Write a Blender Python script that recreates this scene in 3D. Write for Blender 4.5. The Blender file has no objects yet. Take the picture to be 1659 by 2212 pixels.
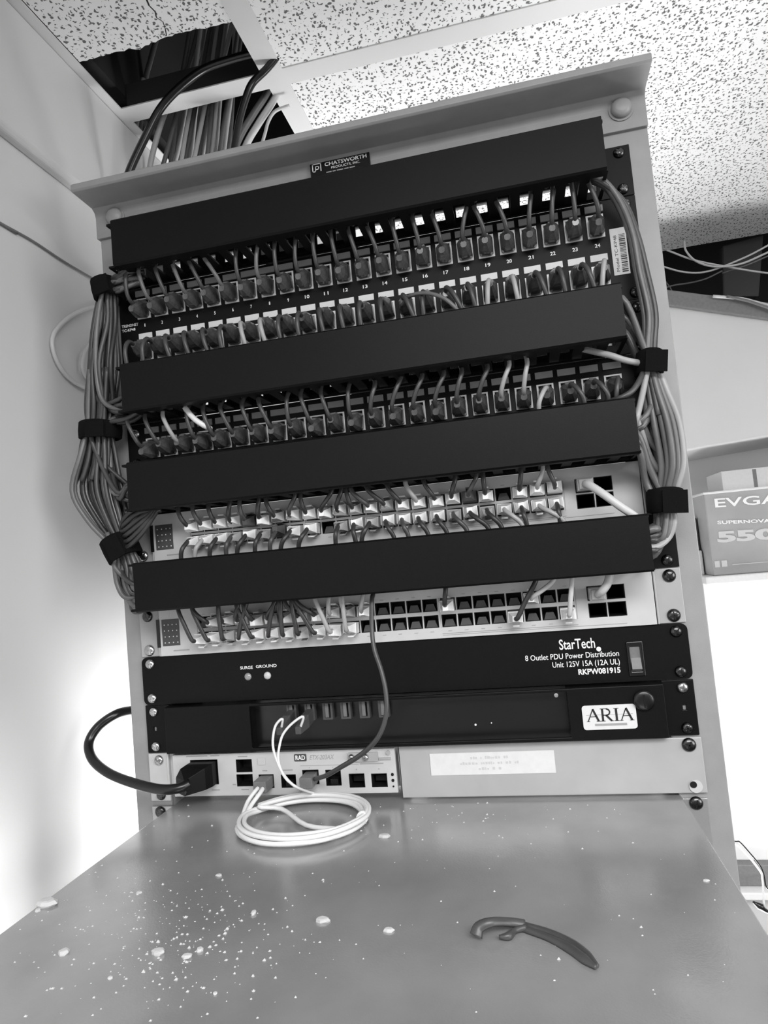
import bpy, math, random
from mathutils import Vector, Matrix
random.seed(7)
S = 0.001                                     # everything below is written in millimetres
SC = bpy.context.scene
COL = SC.collection

# ------------------------------------------------------------------ camera
RV = Vector((-0.05747077, 0.20525303, -0.09724869))
CAM = Vector((121.734, -574.314, 207.294)); FPX = 1439.23
_R = Matrix.Rotation(RV.length, 3, RV.normalized())
def _w(v): return Vector((v[0], v[2], -v[1]))
AX, AY, AZ = (_w(_R[0]), _w(_R[1]), _w(_R[2]))
cd = bpy.data.cameras.new('camera'); cam = bpy.data.objects.new('camera', cd); COL.objects.link(cam)
M = Matrix.Identity(4)
for i in range(3):
    M[i][0] = AX[i]; M[i][1] = -AY[i]; M[i][2] = -AZ[i]; M[i][3] = CAM[i]*S
cam.matrix_world = M
cd.sensor_fit = 'HORIZONTAL'; cd.sensor_width = 36; cd.lens = 36*FPX/1659; cd.clip_start = 0.01; cd.clip_end = 50
SC.camera = cam
def at(px, py, x=None, y=None, z=None):
    d = AX*((px-829.5)/FPX) + AY*((py-1106)/FPX) + AZ
    for i, v in enumerate((x, y, z)):
        if v is not None:
            return CAM + d*((v-CAM[i])/d[i])

# ------------------------------------------------------------------ light
SC.view_settings.view_transform = 'Standard'; SC.view_settings.look = 'None'
SC.view_settings.gamma = 1; SC.view_settings.use_curve_mapping = False
SC.view_settings.exposure = 0.75
W = bpy.data.worlds.new('world'); SC.world = W; W.use_nodes = True
_t = W.node_tree; _tc = _t.nodes.new('ShaderNodeTexCoord'); _sx = _t.nodes.new('ShaderNodeSeparateXYZ'); _mr = _t.nodes.new('ShaderNodeMapRange')
_mr.inputs[1].default_value = -.5; _mr.inputs[2].default_value = .3; _mr.inputs[3].default_value = .35; _mr.inputs[4].default_value = 1.0
_t.links.new(_tc.outputs['Generated'], _sx.inputs[0]); _t.links.new(_sx.outputs['Z'], _mr.inputs[0]); _t.links.new(_mr.outputs[0], _t.nodes['Background'].inputs[0])
W.node_tree.nodes['Background'].inputs[1].default_value = 0.31
def area(name, loc, target, sx, sy, power, spread=180):
    l = bpy.data.lights.new(name, 'AREA'); l.shape = 'RECTANGLE'; l.size = sx*S; l.size_y = sy*S; l.energy = power
    l.spread = math.radians(spread)
    o = bpy.data.objects.new(name, l); COL.objects.link(o); o.location = Vector(loc)*S
    o.rotation_euler = (Vector(target)-Vector(loc)).to_track_quat('-Z', 'Y').to_euler(); return o
area('ceiling_light', (500, -1100, 768), (500, -1100, 0), 1150, 560, 19)
area('window_light', (1700, -900, 250), (0, 0, 150), 900, 900, 10)
area('low_fill_light', (150, 420, -520), (-328, 20, 0), 520, 520, 9, 130)  # unseen light added low behind the rack to brighten the left wall
area('ceiling_fill_light', (330, 420, -800), (300, 500, 780), 400, 400, 2.6, 110)  # unseen uplight added behind the rack to brighten the ceiling
area('low_fill_light', (1000, 700, -380), (620, 950, -60), 250, 250, 3.2, 150)  # another unseen light, added at right to brighten the lower back wall

# ------------------------------------------------------------------ materials
def mat(name, g, rough=.5, metal=0, spec=.5, noise=0, nscale=200, bump=0, bscale=600, trans=0, coat=0):
    m = bpy.data.materials.new(name); m.use_nodes = True; nt = m.node_tree; b = nt.nodes['Principled BSDF']
    b.inputs['Base Color'].default_value = (g, g, g, 1); b.inputs['Roughness'].default_value = rough
    b.inputs['Metallic'].default_value = metal; b.inputs['Specular IOR Level'].default_value = spec
    b.inputs['Transmission Weight'].default_value = trans; b.inputs['Coat Weight'].default_value = coat
    tc = nt.nodes.new('ShaderNodeTexCoord')
    if noise:
        n = nt.nodes.new('ShaderNodeTexNoise'); n.inputs['Scale'].default_value = nscale; n.inputs['Detail'].default_value = 5
        r = nt.nodes.new('ShaderNodeMapRange'); r.inputs[1].default_value = .3; r.inputs[2].default_value = .7
        r.inputs[3].default_value = g*(1-noise); r.inputs[4].default_value = g*(1+noise)
        nt.links.new(tc.outputs['Object'], n.inputs['Vector']); nt.links.new(n.outputs['Fac'], r.inputs[0])
        nt.links.new(r.outputs[0], b.inputs['Base Color'])
    if bump:
        n = nt.nodes.new('ShaderNodeTexNoise'); n.inputs['Scale'].default_value = bscale
        bp = nt.nodes.new('ShaderNodeBump'); bp.inputs['Strength'].default_value = bump; bp.inputs['Distance'].default_value = .0006
        nt.links.new(tc.outputs['Object'], n.inputs['Vector']); nt.links.new(n.outputs['Fac'], bp.inputs['Height'])
        nt.links.new(bp.outputs[0], b.inputs['Normal'])
    return m
RACK = mat('grey_rack_paint', .27, .42, noise=.05, nscale=60, bump=.15, bscale=1500)
SHELF = mat('grey_shelf_paint', .38, .2, metal=.5, noise=.13, nscale=14, bump=.12, bscale=900)
SILVER = mat('light_silver_paint', .50, .38, noise=.03, nscale=80)
SILVER2 = mat('dull_silver_paint', .36, .36, noise=.06, nscale=30)
BLACK = mat('black_powder_coat', .0025, .45, spec=.17, noise=.2, nscale=300, bump=.1, bscale=2500)
BLACK2 = mat('black_gloss', .004, .28)
DARK = mat('dark_recess', .006, .6, spec=.3)
DGREY = mat('dark_grey_plastic', .055, .45)
MGREY = mat('mid_grey_plastic', .14, .5, noise=.1)
LGREY = mat('light_grey_plastic', .5, .4)
JACKM = mat('jack_housing', .75, .4)
TABM = mat('tab_plastic', .22, .5)
CORDP = mat('pale_cord_jacket', .32, .38)
CLEAR2 = mat('smoky_clear_plastic', .5, .12, trans=.2, coat=1)
WHITE = mat('white_paper', .62, .6, noise=.03)
INK = mat('white_ink', .75, .6); BINK = mat('black_ink', .01, .5); GINK = mat('grey_ink', .3, .6)
CLEAR = mat('clear_plastic', .95, .1, trans=.15, coat=1)
BOOT = mat('translucent_grey_boot', .075, .28, noise=.35, nscale=300, coat=.3)
CORD = mat('grey_cord_jacket', .05, .38, noise=.1, nscale=90)
CORD2 = mat('light_grey_cord_jacket', .12, .38, noise=.1, nscale=90)
CORD3 = mat('dark_cord_jacket', .028, .4, noise=.1, nscale=90)
CORDW = mat('white_cord_jacket', .7, .35)
STEEL = mat('zinc_steel', .5, .25, metal=1)
BSTEEL = mat('black_oxide_steel', .08, .25, metal=1)
VELCRO = mat('black_hook_and_loop', .006, .9, spec=.1, bump=1, bscale=3000)
WALL = mat('white_wall_paint', .54, .75, noise=.02, nscale=8, bump=.1, bscale=300)
DUCT = mat('dark_duct_and_tee_shade', .03, .6)
VOID = mat('void_shade', .012, .9)  # near-black colour puts the ceiling void's shade into its surfaces
TBAR = mat('white_grid_enamel', .56, .45)
CARTON = mat('printed_carton', .30, .35, noise=.12, nscale=12)
PLASTER = mat('plaster_crumb', .5, .9)
LED = mat('indicator_lens', .25, .2, coat=.5)

def tile_mat():
    m = mat('fissured_ceiling_tile', .68, .9); nt = m.node_tree; b = nt.nodes['Principled BSDF']
    tc = nt.nodes.new('ShaderNodeTexCoord'); prev = None
    nz = nt.nodes.new('ShaderNodeTexNoise'); nz.inputs['Scale'].default_value = 260
    nt.links.new(tc.outputs['Object'], nz.inputs['Vector'])
    for k, (sx, sy, rot, thr, wobble) in enumerate(((210, 100, .5, .17, .5), (110, 220, -.35, .16, .5), (90, 85, 1.1, .10, .3))):
        add = nt.nodes.new('ShaderNodeVectorMath'); add.operation = 'MULTIPLY_ADD'
        add.inputs[1].default_value = (wobble*.01,)*3
        nt.links.new(nz.outputs['Color'], add.inputs[0]); nt.links.new(tc.outputs['Object'], add.inputs[2])
        mp = nt.nodes.new('ShaderNodeMapping'); mp.inputs['Scale'].default_value = (sx, sy, 1); mp.inputs['Rotation'].default_value = (0, 0, rot)
        mp.inputs['Location'].default_value = (k*3.3, k*7.7, 0)
        nt.links.new(add.outputs[0], mp.inputs[0])
        v = nt.nodes.new('ShaderNodeTexVoronoi'); v.voronoi_dimensions = '2D'; v.inputs['Scale'].default_value = 1
        nt.links.new(mp.outputs[0], v.inputs['Vector'])
        rnd = nt.nodes.new('ShaderNodeSeparateColor'); nt.links.new(v.outputs['Color'], rnd.inputs[0])
        rad = nt.nodes.new('ShaderNodeMath'); rad.operation = 'MULTIPLY'; rad.inputs[1].default_value = thr*1.5
        nt.links.new(rnd.outputs[0], rad.inputs[0])
        lt = nt.nodes.new('ShaderNodeMath'); lt.operation = 'SUBTRACT'; nt.links.new(v.outputs['Distance'], lt.inputs[0]); nt.links.new(rad.outputs[0], lt.inputs[1])
        mr = nt.nodes.new('ShaderNodeMapRange'); mr.inputs[1].default_value = -.03; mr.inputs[2].default_value = .03
        nt.links.new(lt.outputs[0], mr.inputs[0])
        if prev is None: prev = mr.outputs[0]
        else:
            mm = nt.nodes.new('ShaderNodeMath'); mm.operation = 'MINIMUM'
            nt.links.new(prev, mm.inputs[0]); nt.links.new(mr.outputs[0], mm.inputs[1]); prev = mm.outputs[0]
    mx = nt.nodes.new('ShaderNodeMapRange'); mx.inputs[3].default_value = .11; mx.inputs[4].default_value = .70  # fleck colour darkened in place of shade inside the pits
    nt.links.new(prev, mx.inputs[0]); nt.links.new(mx.outputs[0], b.inputs['Base Color'])
    bp = nt.nodes.new('ShaderNodeBump'); bp.inputs['Strength'].default_value = .6; bp.inputs['Distance'].default_value = .001
    nt.links.new(prev, bp.inputs['Height']); nt.links.new(bp.outputs[0], b.inputs['Normal'])
    return m
TILE = tile_mat()

# ------------------------------------------------------------------ mesh helpers
class MB:
    def __init__(s): s.v = []; s.f = []; s.sm = []
    def add(s, vs, fs, smooth=False):
        n = len(s.v); s.v += [Vector(v) for v in vs]; s.f += [tuple(n+i for i in f) for f in fs]; s.sm += [smooth]*len(fs)
        return s
    def box(s, x0, x1, y0, y1, z0, z1):
        vs = [(x, y, z) for x in (x0, x1) for y in (y0, y1) for z in (z0, z1)]
        return s.add(vs, [(0, 1, 3, 2), (4, 6, 7, 5), (0, 4, 5, 1), (2, 3, 7, 6), (0, 2, 6, 4), (1, 5, 7, 3)])
    def loft(s, rings, cap=True, smooth=False):
        n = len(rings[0]); vs = [p for r in rings for p in r]; fs = []
        for i in range(len(rings)-1):
            for j in range(n):
                a, b = i*n+j, i*n+(j+1) % n; fs.append((a, b, b+n, a+n))
        s.add(vs, fs, smooth)
        if cap:
            o = len(s.v)-len(vs)
            s.f.append(tuple(o+j for j in range(n))[::-1]); s.f.append(tuple(o+(len(rings)-1)*n+j for j in range(n))); s.sm += [False]*2
        return s
    def prism(s, poly, y0, y1):                     # poly of (x,z)
        return s.loft([[(x, y0, z) for x, z in poly], [(x, y1, z) for x, z in poly]])
    def cyl(s, c, axis, r, h, n=20, r2=None, dome=0):
        c = Vector(c); a = Vector(axis).normalized(); u = a.orthogonal().normalized(); w = a.cross(u)
        st = [(0, r), (h, r if r2 is None else r2)]
        if dome: st += [(h+dome*.6, r*.8), (h+dome*.92, r*.45), (h+dome, r*.08)]
        return s.loft([[c+a*t+(u*math.cos(k*2*math.pi/n)+w*math.sin(k*2*math.pi/n))*q for k in range(n)] for t, q in st], smooth=True)
    def tube(s, pts, r, n=8, sub=5, radii=None, flat=1):
        P = [Vector(p) for p in pts]; Q = []; RR = []
        E = [P[0]*2-P[1]]+P+[P[-1]*2-P[-2]]
        for i in range(1, len(E)-2):
            for k in range(sub):
                t = k/sub; a, b, c, d = E[i-1:i+3]
                Q.append(.5*((2*b)+(c-a)*t+(2*a-5*b+4*c-d)*t*t+(3*b-a-3*c+d)*t**3))
                RR.append(r if not radii else radii[i-1]*(1-t)+radii[i]*t)
        Q.append(P[-1]); RR.append(r if not radii else radii[-1])
        T = [(Q[min(i+1, len(Q)-1)]-Q[max(i-1, 0)]).normalized() for i in range(len(Q))]
        u = T[0].orthogonal().normalized(); rings = []
        for q, t, rr in zip(Q, T, RR):
            u = (u-t*u.dot(t)).normalized(); w = t.cross(u)
            rings.append([q+(u*math.cos(k*2*math.pi/n)+w*math.sin(k*2*math.pi/n)*flat)*rr for k in range(n)])
        return s.loft(rings, smooth=True)
    def plate(s, x0, x1, z0, z1, y0, y1, wins):     # a plate with rectangular openings
        xs = sorted({x0, x1, *[w[0] for w in wins], *[w[1] for w in wins]}); zs = sorted({z0, z1, *[w[2] for w in wins], *[w[3] for w in wins]})
        nx, nz = len(xs)-1, len(zs)-1
        def solid(i, j):
            if i < 0 or j < 0 or i >= nx or j >= nz: return False
            cx, cz = (xs[i]+xs[i+1])/2, (zs[j]+zs[j+1])/2
            return not any(w[0] < cx < w[1] and w[2] < cz < w[3] for w in wins)
        idx = {}; vs = []; fs = []
        def V(i, j, k):
            if (i, j, k) not in idx: idx[i, j, k] = len(vs); vs.append((xs[i], (y0, y1)[k], zs[j]))
            return idx[i, j, k]
        for i in range(nx):
            for j in range(nz):
                if not solid(i, j): continue
                fs.append((V(i, j, 0), V(i+1, j, 0), V(i+1, j+1, 0), V(i, j+1, 0)))
                fs.append((V(i, j, 1), V(i, j+1, 1), V(i+1, j+1, 1), V(i+1, j, 1)))
                if not solid(i-1, j): fs.append((V(i, j, 0), V(i, j+1, 0), V(i, j+1, 1), V(i, j, 1)))
                if not solid(i+1, j): fs.append((V(i+1, j, 0), V(i+1, j, 1), V(i+1, j+1, 1), V(i+1, j+1, 0)))
                if not solid(i, j-1): fs.append((V(i, j, 0), V(i, j, 1), V(i+1, j, 1), V(i+1, j, 0)))
                if not solid(i, j+1): fs.append((V(i, j+1, 0), V(i+1, j+1, 0), V(i+1, j+1, 1), V(i, j+1, 1)))
        return s.add(vs, fs)
    def mesh(s, name, m, org):
        me = bpy.data.meshes.new(name); me.from_pydata([(v-org)*S for v in s.v], [], s.f)
        me.polygons.foreach_set('use_smooth', s.sm); me.materials.append(m); me.update(); return me
    def build(s, name, m, parent=None, bev=0, **tags):
        if parent is None:
            lo = Vector([min(v[i] for v in s.v) for i in range(3)]); hi = Vector([max(v[i] for v in s.v) for i in range(3)])
            org = Vector(((lo.x+hi.x)/2, (lo.y+hi.y)/2, lo.z))
        else: org = worg(parent)
        o = bpy.data.objects.new(name, s.mesh(name, m, org)); COL.objects.link(o)
        if parent is None: o.location = org*S
        else: o.parent = parent
        o['_o'] = list(org)
        if bev:
            b = o.modifiers.new('bevel', 'BEVEL'); b.width = bev*S; b.segments = 2; b.limit_method = 'ANGLE'; b.harden_normals = False
        for k, v in tags.items(): o[k] = v
        return o
def worg(o): return Vector(o['_o'])
def thing(name, label, cat, loc, group=None):
    o = bpy.data.objects.new(name, None); COL.objects.link(o); o.location = Vector(loc)*S; o['_o'] = list(loc)
    o.empty_display_size = .02; o['label'] = label; o['category'] = cat
    if group: o['group'] = group
    return o
def tag(o, label, cat, group=None):
    o['label'] = label; o['category'] = cat
    if group: o['group'] = group
    return o
def clone(src, parent, delta):                      # a copy of a part, shifted by delta in mm, under parent
    o = src.copy(); COL.objects.link(o); o.parent = parent
    o.location = Vector(src.location)+Vector(delta)*S; return o
def text(s, x0, x1, zb, cap, y, m, parent, name='lettering', bold=0, shear=0, vert=False, xf=None):
    cu = bpy.data.curves.new('t', 'FONT'); cu.body = s; cu.size = 1; cu.offset = bold; cu.shear = shear; cu.resolution_u = 3
    t = bpy.data.objects.new('t', cu); COL.objects.link(t)
    me = bpy.data.meshes.new_from_object(t.evaluated_get(bpy.context.evaluated_depsgraph_get()))
    bpy.data.objects.remove(t); bpy.data.curves.remove(cu)
    xs = [v.co.x for v in me.vertices]; a, b = min(xs), max(xs); kz = cap/.69
    org = worg(parent)
    for v in me.vertices:
        x = (v.co.x-a)/(b-a); z = v.co.y*kz
        p = Vector((x0+(x1-x0)*x, y, zb+z)) if not vert else Vector((x0-z, y, zb+(x1-x0)*x))
        if xf: p = xf(p)
        v.co = (p-org)*S
    me.materials.clear(); me.materials.append(m); me.update()
    o = bpy.data.objects.new(name, me); COL.objects.link(o); o.parent = parent; o['_o'] = list(org); return o
U = 44.45; HX = 232.55; HZ = 15.875
def u0(u): return u*U+.35
def u1(u): return (u+1)*U-.35
_screw = {}
def screw(parent, x, z, y, m, r=4.6):
    if (m.name, r) not in _screw:
        b = MB(); b.cyl((0, 0, 0), (0, -1, 0), r, .8, 18, dome=2.2)
        b.box(-r*.62, r*.62, -3.05, -2.7, -.45, .45); b.box(-.45, .45, -3.05, -2.7, -r*.62, r*.62)
        _screw[m.name, r] = b.mesh('screw', m, Vector((0, 0, 0)))
    o = bpy.data.objects.new('screw', _screw[m.name, r]); COL.objects.link(o); o.parent = parent
    o.location = (Vector((x, y, z))-worg(parent))*S; o.rotation_euler = (0, random.uniform(0, 1.5), 0); return o

# ------------------------------------------------------------------ the room
CZ = 780; WX = -328
def struct(o): o['kind'] = 'structure'; return o
b = MB(); b.box(WX-80, WX, -1600, 960, -1200, 1100); struct(b.build('wall_left', WALL))
b = MB(); b.box(WX, 2200, 950, 1010, -1200, 560); struct(b.build('wall_back', WALL))
b = MB(); b.box(WX-60, 2200, -1600, 960, -1230, -1200); struct(b.build('floor', DGREY))
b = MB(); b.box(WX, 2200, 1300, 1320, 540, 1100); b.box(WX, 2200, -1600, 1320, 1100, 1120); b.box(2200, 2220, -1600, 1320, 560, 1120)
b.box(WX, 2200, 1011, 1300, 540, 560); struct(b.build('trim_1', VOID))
# bulkhead along the top of the left wall
b = MB(); b.loft([[(WX, y, 641), (WX+9, y, 641), (WX+14, y, 646), (WX+14, y, CZ-2), (WX, y, CZ-2)] for y in (-1600, 945)])
struct(b.build('trim_2', WALL, bev=2))
# suspended grid: main runner, wall angle, cross tees
b = MB()
b.box(WX+1, -303, -1600, 945, CZ-1.5, CZ); b.box(WX+1, WX+3, -1600, 945, CZ, CZ+22)          # wall angle
b.box(-121, -95, -1600, 945, CZ-1.5, CZ); b.box(-109, -107, -1600, 945, CZ, CZ+38)            # main runner
for x0, x1 in ((-303, -121), (-95, 1124)):
    b.box(x0, x1, 130, 156, CZ-1.5, CZ)
b.box(-303, 2200, -505, -481, CZ-1.5, CZ); b.box(1124, 1150, -1600, 850, CZ-1.5, CZ)
struct(b.build('ceiling', TBAR))
b = MB(); b.box(-302, -122, 142, 144, CZ, CZ+38); struct(b.build('trim_6', DUCT))  # cross tee web, coloured dark to stand in for shade in the opening
def ctile(label, x0, x1, y0, y1, torn=False, z=CZ):
    b = MB()
    if not torn: b.box(x0, x1, y0, y1, z, z+14)
    else:                                            # broken far edge
        n = 46; P = [(x0+(x1-x0)*i/n, y1+random.uniform(-1.3, 1.3)+3*math.exp(-((i-17)/2)**2)-3*math.exp(-((i-29)/5)**2)) for i in range(n+1)]
        poly = [(x0, y0)]+[(x1, y0)]+P[::-1]
        b.loft([[(x, y, z) for x, y in poly], [(x+random.uniform(-1, 1)*(y > y1-20), y-(random.uniform(0, 5) if y > y1-20 else 0), z+14) for x, y in poly]])
        b.f = [f[::-1] for f in b.f]
    return tag(b.build('ceiling_tile', TILE), label, 'ceiling tile')
ctile('cracked fissured ceiling tile with a broken edge above the left of the rack', -302, -110, -500, 52, True)
ctile('speckled ceiling tile at the top, between main runner and cross tee', -106, 1136, -500, 141)
ctile('large bright speckled ceiling tile above the top right of the rack', -106, 1136, 145, 857)
b = MB(); b.box(WX, 2200, -1600, -504, CZ+.5, CZ+14); struct(b.build('ceiling', TILE))
b = MB(); b.box(WX, -303.5, -504, 945, CZ+23, 1100); b.box(-300, 2200, 420, 424, CZ+16, 1100); struct(b.build('void_shade_sheet', VOID))  # dark sheets added inside the void so that it reads as unlit
# crack in the torn tile
b = MB(); pts = [at(x, y, z=CZ-.15) for x, y in ((315, -5), (322, 12), (335, 25), (338, 38), (352, 47), (357, 62), (360, 78))]
for p, q in zip(pts, pts[1:]):
    w = random.uniform(.4, .9); b.add([p+Vector((-w, 0, 0)), p+Vector((w, 0, 0)), q+Vector((w, 0, 0)), q+Vector((-w, 0, 0))], [(0, 1, 2, 3)])
tile0 = [o for o in COL.objects if o.name.startswith('ceiling_tile')][0]
b.build('crack', DARK, tile0)

# ------------------------------------------------------------------ cables in the ceiling void
G = 'grey cables dropping out of the ceiling opening'
void = [((360, 330), (425, 75), 0), ((372, 330), (408, 75), 0), ((384, 328), (440, 70), 1), ((395, 326), (432, 72), 1), ((404, 325), (452, 68), 0),
        ((414, 323), (446, 68), 1), ((424, 322), (470, 64), 1), ((433, 320), (462, 64), 0), ((441, 318), (486, 60), 1), ((450, 317), (478, 60), 0),
        ((459, 315), (500, 56), 1), ((468, 313), (492, 56), 1), ((477, 311), (516, 50), 0), ((486, 309), (508, 52), 1), ((496, 306), (526, 46), 0)]
for i, (lo, hi, k) in enumerate(void):
    y = 190+(i % 3)*7; a = at(*lo, y=y); c = at(*hi, y=y); m_ = (a+c)/2+Vector((random.uniform(-4, 4), random.uniform(-3, 3), 0))
    bt = a+(a-c)*.6; bt.x += random.uniform(-4, 4); tp = c+(c-a)*.5
    b = MB(); b.tube([bt+Vector((0, 0, -60)), bt, a, m_, c, tp], 2.9, sub=4)
    tag(b.build('ceiling_cable', (CORD2, LGREY)[k]), 'grey cable in the dense group dropping through the ceiling opening behind the rack', 'cable', G)
def vcable(label, pts, r, m, y=None, z=None, ends=True):
    P = [at(px, py, y=y, z=z) if len(t) == 0 else at(px, py, y=t[0]) for px, py, *t in pts]
    b = MB(); b.tube(P, r, sub=6); return tag(b.build('ceiling_cable', m), label, 'cable')
vcable('thick black cable curving across the cross tee in the ceiling opening', [(262, 420), (283, 362), (312, 300), (345, 237), (385, 192), (440, 150), (500, 128), (560, 112)], 4.6, BLACK2, y=108)
vcable('short thick black cable beside the main runner in the ceiling opening', [(500, 360), (515, 270), (530, 215), (545, 180), (575, 150), (600, 120)], 4.2, BLACK2, y=116)
vcable('single pale cable hanging at the far left of the ceiling opening', [(270, 440), (285, 340), (297, 262), (305, 200), (310, 170)], 3.2, LGREY, y=185)
vcable('lone grey cable hanging in the dark part of the ceiling opening', [(300, 300), (312, 185), (325, 130), (340, 75), (345, 50)], 3.4, CORD2, y=188)
vcable('pale cable bent beside the thick black cable behind the rack corner', [(318, 420), (325, 355), (338, 300), (352, 255), (362, 230)], 3.6, LGREY, y=186)
vcable('bright cable slanting up to the right behind the main runner', [(505, 400), (530, 318), (560, 265), (588, 222), (612, 180)], 4.2, LGREY, y=172)
vcable('darker cable slanting beside the bright one near the main runner', [(488, 390), (514, 305), (545, 250), (570, 212), (590, 175)], 4.2, CORD2, y=178)
vcable('thin pale cable hooked near the main runner in the opening', [(560, 330), (572, 290), (580, 262), (595, 240), (625, 228)], 2, LGREY, y=172)

# ------------------------------------------------------------------ left wall cords
def wcord(label, pts, r, m, x=WX+4):
    P = [at(px, py, x=x) for px, py in pts]
    if pts[0][0] < 0: P = [Vector((x, -1500, P[0].z+6)), Vector((x, -700, P[0].z+2))]+P
    b = MB(); b.tube(P, r, sub=6); return tag(b.build('wall_cable', m), label, 'cord')
wcord('thin grey cord running along the left wall towards the rack', [(-60, 445), (0, 481), (70, 520), (140, 566), (210, 607), (270, 640)], 1.1, MGREY, WX+2)
wcord('pale round loop of cord hanging on the wall left of the rack', [(330, 640), (262, 655), (205, 662), (158, 680), (122, 712), (113, 745), (128, 790), (160, 825), (215, 850), (280, 870)], 2.3, LGREY)
wcord('smaller inner loop of pale cord on the wall beside the bundle', [(300, 700), (240, 718), (200, 738), (180, 770), (182, 810), (220, 850)], 2.0, LGREY)

# ------------------------------------------------------------------ things to the right of the rack
def poly_at(pp, y): return [((lambda p: (p.x, p.z))(at(px, py, y=y))) for px, py in pp]
b = MB(); b.prism(poly_at([(1340, 642), (1900, 720), (1900, 902), (1340, 998)], 700), 700, 940)
struct(b.build('trim_3', WALL, bev=3))
b = MB(); b.prism(poly_at([(1340, 612), (1900, 684), (1900, 722), (1340, 644)], 690), 690, 712)
struct(b.build('trim_4', MGREY, bev=2))
b = MB(); b.prism(poly_at([(1560, 530), (1650, 505), (1640, 640), (1562, 640)], 905), 905, 930)
tag(b.build('duct', DUCT, bev=3), 'dark metal duct seen in the ceiling gap right of the rack', 'duct')
def rcable(label, pts, r, m, y):
    b = MB(); b.tube([at(px, py, y=y) for px, py in pts], r, sub=6); return tag(b.build('void_cable', m), label, 'cable')
rcable('white cable sagging in the ceiling gap, lowest of the long sagging ones', [(1390, 560), (1430, 575), (1480, 588), (1530, 586), (1600, 560), (1659, 530), (1760, 470)], 1.8, LGREY, 780)
rcable('white cable crossing the ceiling gap down to the right', [(1440, 540), (1500, 562), (1580, 578), (1659, 590), (1780, 600)], 1.9, LGREY, 775)
rcable('white cable starting at the tile edge and bowing to the right', [(1478, 520), (1482, 542), (1505, 565), (1545, 576), (1600, 570), (1659, 545), (1760, 500)], 2.0, LGREY, 770)
rcable('thin cable slanting up at the right edge of the ceiling gap', [(1560, 590), (1615, 572), (1659, 553), (1740, 520)], 1.5, CORD2, 790)
rcable('short dim cable near the left of the ceiling gap', [(1400, 640), (1445, 619), (1490, 611), (1525, 602), (1560, 585)], 1.7, CORD2, 860)
rcable('thin dim cable dropping beside the rack rail in the ceiling gap', [(1420, 560), (1433, 600), (1448, 622), (1460, 650)], 1.3, CORD2, 862)
rcable('grey cable lying along the top of the beam', [(1540, 640), (1600, 645), (1630, 652), (1670, 662), (1800, 690)], 2.8, LGREY, 684)
rcable('second cable lying beside the first on top of the beam', [(1570, 640), (1615, 650), (1645, 660), (1690, 674), (1800, 702)], 2.6, CORD2, 680)
# wall shelf with cartons
YB = 690
zs = at(1560, 1243, y=YB).z; xl = at(1516, 1200, y=YB).x
b = MB(); b.box(xl, xl+800, YB-8, 949, zs-14, zs); tag(b.build('wall_shelf', WHITE, bev=2), 'white shelf on the right holding the printed cartons', 'shelf')
xb = at(1524, 1100, y=YB).x; zt = at(1560, 1061, y=YB).z
t = thing('cardboard_box', 'large grey printed carton on the white shelf right of the rack', 'box', (xb+160, YB+90, zs))
b = MB(); b.box(xb, xb+330, YB, YB+170, zs+.2, zt); b.build('carton_body', CARTON, t, bev=2)
b = MB(); b.box(xb-1, xb+331, YB-1, YB+171, zt-3, zt+1); b.build('lid', WHITE, t, bev=1)
def tx(s, x0, y0, x1, y1, cap, bold, m=INK):
    a = at(x0, y0, y=YB-.8); c = at(x1, y1, y=YB-.8)
    k = (c.z-a.z)/(c.x-a.x)
    text(s, a.x, c.x, 0, cap, YB-.8, m, t, bold=bold, xf=lambda p: Vector((p.x, p.y, p.z+a.z+(p.x-a.x)*k)))
tx('EVGA', 1545, 1096, 1685, 1086, 15, .015); tx('SUPERNOVA', 1550, 1132, 1665, 1128, 5.5, .03)
tx('550', 1550, 1171, 1678, 1163, 17, .05, LGREY)
a = at(1545, 1226, y=YB-.8); b = MB()
b.box(a.x, a.x+8, YB-.9, YB-.5, a.z, a.z+11); b.box(a.x+11, a.x+20, YB-.9, YB-.5, a.z, a.z+11); b.box(a.x+28, a.x+120, YB-.9, YB-.5, a.z+2, a.z+3.2)
b.build('printed_mark', LGREY, t)
xa = at(1560, 1040, y=YB+40).x; zz = at(1600, 1014, y=YB+40).z
t = thing('cardboard_box', 'small white carton standing on top of the large grey carton', 'box', (xa+80, YB+90, zt+1.2))
b = MB(); b.box(xa, xa+160, YB+40, YB+140, zt+1.2, zz); b.build('carton_body', WHITE, t, bev=1)
b = MB(); b.box(xa+52, xa+58, YB+39.5, YB+40.2, zt+2, zz-2); b.build('tape', MGREY, t)
xc = at(1494, 1100, y=YB+60).x
b = MB(); b.box(xc, xb-2, YB+60, YB+150, zs+45, zs+105); tag(b.build('small_box', DGREY, bev=2), 'small dark box between the rack and the large carton', 'box')
b = MB(); b.box(xc, xb-2, YB+50, YB+160, zs+.2, zs+44.6); tag(b.build('white_box', WHITE, bev=2), 'narrow white box on the shelf under the small dark box', 'box')
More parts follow.
